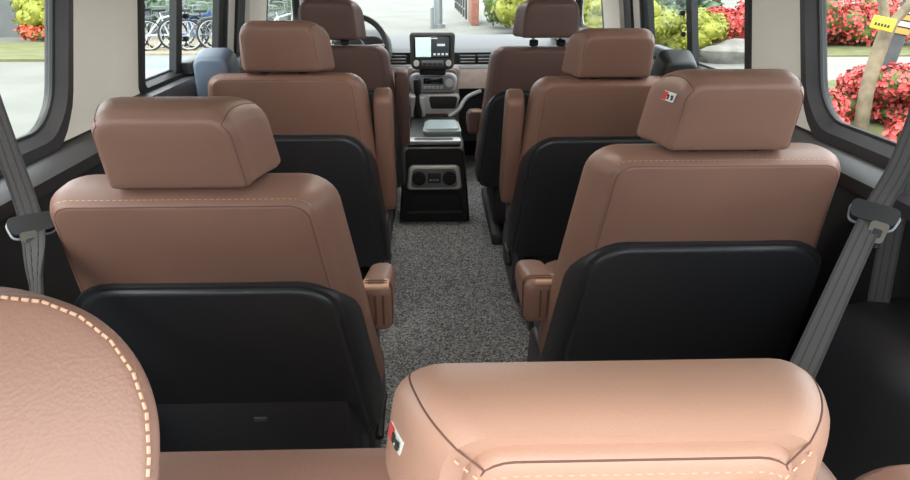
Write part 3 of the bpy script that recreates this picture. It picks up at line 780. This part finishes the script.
def tree(label, loc, h, r, seed, material, n=2600, leaf=.2, group='trees on the right'):
    root = empty('tree', (loc[0], loc[1], GZ)); tag(root, label, 'tree', group)
    m = MB(); m.tube([(0, 0, -.05), (.05, 0, h*.3), (0, .05, h*.7)], .1, 8, taper=[.16, .11, .05]); m.build('trunk', M['bark'], root)
    foliage('crown', (0, 0, h*.62), (r, r, h*.42), n, leaf, material, root, seed=seed)
    return root
for i, (x, y, h, r, lb) in enumerate([
        (4.9, 20.6, 4.2, 1.25, 'dark green tree behind the lime bushes, left one'),
        (8.0, 21.3, 4.6, 1.3, 'dark green tree behind the lime bushes, above the rock'),
        (10.6, 21.5, 4.4, 1.35, 'dark green tree behind the far azaleas, left one'),
        (13.6, 21.2, 4.4, 1.35, 'dark green tree behind the far azaleas, right one'),
        (5.4, 25.0, 4.4, 1.4, 'dark green tree past the right front window')]):
    tree(lb, (x, y), h, r, 80+i, M['leaf_dark'])

for i, (x, y, rx, h, lb) in enumerate([(3.3, 18.9, .9, .85, 'dark green shrub behind the lime bushes, first from the front'), (5.0, 17.2, .85, .85, 'dark green shrub directly behind the lime bush left of the sash post'), (6.5, 18.6, .8, .9, 'dark green shrub behind the small azalea')]):
    shrub('dark_shrub', lb, 'bush', (x, y), (rx, .7, h), 1600, .12, M['leaf_dark'], 140+i, 'dark shrubs behind the lime bushes')
# near trunks
t = empty('street_tree', (4.66, 7.7, GZ)); tag(t, 'pale forked tree trunk among red azaleas with a yellow board', 'tree')
m = MB(); m.tube(smooth_path([(0, 0, -.03), (-.02, 0, .5), (.03, 0, .95), (.10, .02, 1.2)], 5), .08, 10, taper=[.075+.0*i for i in range(16)]); m.build('trunk', M['bark'], t)
m = MB(); m.tube(smooth_path([(.07, .01, 1.08), (.0, .05, 1.38), (-.10, .05, 1.7), (-.2, .1, 2.4)], 4), .05, 8); m.build('branch', M['bark'], t)
m = MB(); m.tube(smooth_path([(.09, .02, 1.16), (.30, 0, 1.45), (.55, 0, 1.9), (.6, 0, 2.5)], 4), .055, 8); m.build('branch', M['bark'], t)
foliage('crown', (-.3, 0, 3.2), (1.0, .8, .8), 1500, .14, M['leaf_green'], t, seed=5)
sg = empty('tree_sign', (4.585, 7.56, .75)); sg.rotation_euler = (0, R(12), R(-28)); tag(sg, 'small yellow board tied to the pale tree trunk', 'sign')
m = MB(); m.box(-.11, .11, -.012, .012, -.065, .065, .006); m.build('board', M['yellow'], sg)
m = MB()
for k in range(5): m.box(-.075+k*.03, -.055+k*.03, -.015, -.011, -.03, .0, .001)
m.build('printed_mark', M['label_ink'], sg)
t = empty('street_tree', (5.88, 9.6, GZ)); tag(t, 'dark leaning tree trunk wrapped with pale and orange bands', 'tree')
ax = lambda z: (.20*z, .0, z)
m = MB(); m.tube([ax(-.05), ax(.7), ax(3.0)], .1, 12, taper=[.11, .10, .085]); m.build('trunk', M['bark_dark'], t)
for k, (z0, z1, mm) in enumerate(((.93, 1.0, 'orange'), (1.02, 1.08, 'paleband'), (1.10, 1.16, 'orange'), (1.18, 1.24, 'paleband'), (1.26, 1.31, 'fence'), (1.33, 1.40, 'paleband'))):
    m = MB(); m.tube([ax(z0), ax(z1)], .118, 14); m.build('trunk_band', M[mm], t)
foliage('crown', (1.1, .5, 3.4), (.9, .9, .9), 1200, .16, M['leaf_green'], t, seed=6)

# front: pole, fence, hedge
p = empty('lamp_pole', (.14, 23.5, GZ)); tag(p, 'grey steel pole on the road straight ahead through the windscreen', 'pole')
m = MB(); m.tube([(0, 0, 0), (0, 0, 4.2)], .13, 12, taper=[.14, .10]); m.build('shaft', M['steel'], p)
m = MB(); m.tube([(0, 0, 0), (0, 0, .12)], .22, 12); m.build('base_plate', M['steel'], p)
p = empty('bollard_post', (-.05, 23.0, GZ)); tag(p, 'thin grey post just left of the steel pole ahead', 'post')
m = MB(); m.tube([(0, 0, 0), (0, 0, .62)], .05, 10); m.tube([(0, 0, .62), (0, 0, .70)], .05, 10, taper=[.06, .02]); m.build('post_shaft', M['steel'], p)
for i, (x, y, rx, h, lb) in enumerate([(2.45, 21.0, .75, .85, 'green hedge bush nearest on the right of the road ahead'), (2.3, 23.2, .8, .95, 'second green hedge bush along the road ahead'), (2.5, 26, .9, 1.0, 'furthest green hedge bush along the road ahead')]):
    shrub('hedge_bush', lb, 'bush', (x, y), (rx, 1.1, h), 1800, .12, M['leaf_green'] if i else M['leaf_lime'], 120+i, 'roadside hedge')
m = MB(); m.box(-.12, .12, -1.2, 1.2, 0, .9, .02); o = m.build('brick_pier', M['brick'], loc=(1.35, 25.6, GZ)); tag(o, 'low reddish brick pier beside the roadside hedge', 'wall')
fc = empty('roadside_fence', (1.2, 30, GZ)); tag(fc, 'dark metal fence running along the road ahead', 'fence')
for k in range(6):
    m = MB(); m.box(-.04-.03*k, .04-.03*k, -2.4+k*1.6, -2.3+k*1.6, 0, 1.5, .01); m.build('fence_post', M['fence'], fc)
for z in (.3, .8, 1.35):
    m = MB(); m.tube([(0, -2.4, z), (-.15, 5.7, z)], .035, 6); m.build('fence_rail', M['fence'], fc)

# left: flower bed, bush, bikes
shrub('lime_bush', 'lime green bush in front of the grey wall through the left rear window', 'bush', (-9.85, 19.4), (.75, .5, .72), 1200, .09, M['leaf_lime'], 200, 'lime bushes')
root = empty('flower_clump', (-9.9, 18.95, GZ+.05)); tag(root, 'clump of orange flowers at the foot of the grey wall', 'flowers')
foliage('blossom', (0, 0, .20), (.45, .2, .2), 260, .09, M['flower_orange'], root, core=False, seed=9, flower=True)
foliage('leaves', (0, 0, .12), (.45, .2, .14), 200, .08, M['leaf_green'], root, seed=10)

def bicycle(paint):
    root = empty('bicycle', (0, 0, 0))
    Rw = .32
    for yy in (0, 1.02):
        m = MB(); m.tube([(0, yy+math.cos(a)*Rw, Rw+math.sin(a)*Rw) for a in [6.2832*i/28 for i in range(28)]], .022, 6, closed=True); w = m.build('wheel', M['tyre'], root)
        s = MB(); s.tube([(0, yy+math.cos(a)*(Rw-.035), Rw+math.sin(a)*(Rw-.035)) for a in [6.2832*i/28 for i in range(28)]], .012, 5, closed=True)
        for k in range(12):
            a = 6.2832*k/12; s.tube([(.02*(-1)**k, yy, Rw), (0, yy+math.cos(a)*(Rw-.03), Rw+math.sin(a)*(Rw-.03))], .004, 4)
        s.tube([(-.04, yy, Rw), (.04, yy, Rw)], .025, 8); s.build('rim_and_spokes', M['silver'], w)
    m = MB()
    bb = (0, .44, .30); st = (0, .30, .78); hd = (0, .86, .82)
    for a, b_ in ((bb, st), (bb, hd), ((0, .33, .66), (0, .87, .76)), ((0, 0, Rw), bb), ((0, 0, Rw), (0, .33, .68))): m.tube([a, b_], .02, 8)
    for sx in (-1, 1): m.tube([(0, .86, .84), (sx*.05, .90, .66), (sx*.05, 1.02, Rw)], .013, 6)
    m.build('frame', paint, root)
    m = MB(); m.tube(smooth_path([(-.29, .70, .98), (-.2, .82, 1.0), (0, .84, .98), (.2, .82, 1.0), (.29, .70, .98)], 4), .013, 6); m.tube([(0, .84, .98), (0, .86, .80)], .014, 6); m.build('handlebar', M['steel'], root)
    m = pad(lambda x, v, u: (x, u, v), [(.80, (.02, .07, .16, .44, .02, .05)), (.85, (.025, .085, .15, .45, .02, .05))], .01, .015); m.tube([(0, .30, .70), (0, .29, .82)], .014, 6); m.build('saddle', M['rubber'], root)
    m = MB()
    for z in (.72, .80, .90):
        m.tube([(-.14, .98, z), (.14, .98, z), (.14, 1.2, z), (-.14, 1.2, z)], .008, 5, closed=True)
    for x, y in ((-.14, .98), (0, .98), (.14, .98), (.14, 1.1), (.14, 1.2), (0, 1.2), (-.14, 1.2), (-.14, 1.1)): m.tube([(x, y, .70), (x, y, .9)], .006, 5)
    m.box(-.14, .14, .98, 1.2, .695, .705); m.build('basket', M['steel'], root)
    return root
def copy_tree(o, parent=None):
    c = o.copy(); COL.objects.link(c)
    if parent: c.parent = parent
    for ch in list(o.children): copy_tree(ch, c)
    return c
protos = [bicycle(M['bike_grey']), bicycle(M['bike_blue']), bicycle(M['bike_white'])]
xs = [-7.0+.42*i for i in range(10)]
order = ['at the far left end of', 'second from the left in', 'third from the left in', 'fourth from the left in', 'fifth from the left in', 'sixth from the left in', 'seventh from the left in', 'third from the right in', 'second from the right in', 'at the far right end of']
used = set()
kinds = ['grey', 'blue', 'white']
for i, x in enumerate(xs):
    k = [0, 0, 2, 1, 0, 0, 1, 0, 2, 1, 0, 1][i]
    if k in used: b = copy_tree(protos[k])
    else: b = protos[k]; used.add(k)
    b.location = (x, 16.25+.3*(i % 2), GZ+.07); b.rotation_euler = (R(random.uniform(-3, 3)), 0, R(-50+random.uniform(-6, 6)))
    tag(b, '%s parked bicycle %s the row outside' % (kinds[k], order[i]), 'bicycle', 'bicycles in a row')
for i, (x, y, rx, h, lb) in enumerate([(-7.0, 19.6, 1.0, .95, 'green bush behind the left end of the bicycles'), (-5.3, 19.7, 1.1, 1.0, 'green bush behind the middle bicycles'), (-3.6, 19.8, 1.0, .95, 'green bush behind the right end of the bicycles')]):
    shrub('green_bush', lb, 'bush', (x, y), (rx, .6, h), 1500, .12, M['leaf_dark'], 220+i, 'bushes behind the bicycles')
tree('green tree beyond the bicycles', (-4.6, 23), 4.5, 1.8, 300, M['leaf_dark'], group=None)

# ------------------------------------------------------------------ light, sky, camera
w = bpy.data.worlds.new('overcast_sky'); scn.world = w; w.use_nodes = True
bg = w.node_tree.nodes['Background']
tc = w.node_tree.nodes.new('ShaderNodeTexCoord'); sp = w.node_tree.nodes.new('ShaderNodeSeparateXYZ'); rp = w.node_tree.nodes.new('ShaderNodeValToRGB')
rp.color_ramp.elements[0].position = 0; rp.color_ramp.elements[0].color = (.80, .88, .95, 1)
rp.color_ramp.elements[1].position = .8; rp.color_ramp.elements[1].color = (.95, .98, 1.0, 1)
w.node_tree.links.new(tc.outputs['Generated'], sp.inputs[0]); w.node_tree.links.new(sp.outputs['Z'], rp.inputs[0]); w.node_tree.links.new(rp.outputs[0], bg.inputs['Color'])
bg.inputs['Strength'].default_value = 1.0
sl = bpy.data.lights.new('sun', 'SUN'); sl.energy = .7; sl.angle = R(25); sl.color = (1, .95, .88)
so = bpy.data.objects.new('sun', sl); COL.objects.link(so); so.rotation_euler = (R(42), 0, R(-25)); so.location = (0, -5, 8)

cam = bpy.data.cameras.new('camera'); co = bpy.data.objects.new('camera', cam); COL.objects.link(co)
co.location = (-.035, 0, 1.27); co.rotation_euler = (R(90-20.6), 0, R(-1.71))
cam.sensor_width = 36; cam.lens = 720/910*36; cam.clip_start = .02; cam.clip_end = 300
scn.camera = co
vs = scn.view_settings; vs.view_transform = 'Standard'; vs.look = 'None'; vs.gamma = 1; vs.use_curve_mapping = False
vs.exposure = 2.5
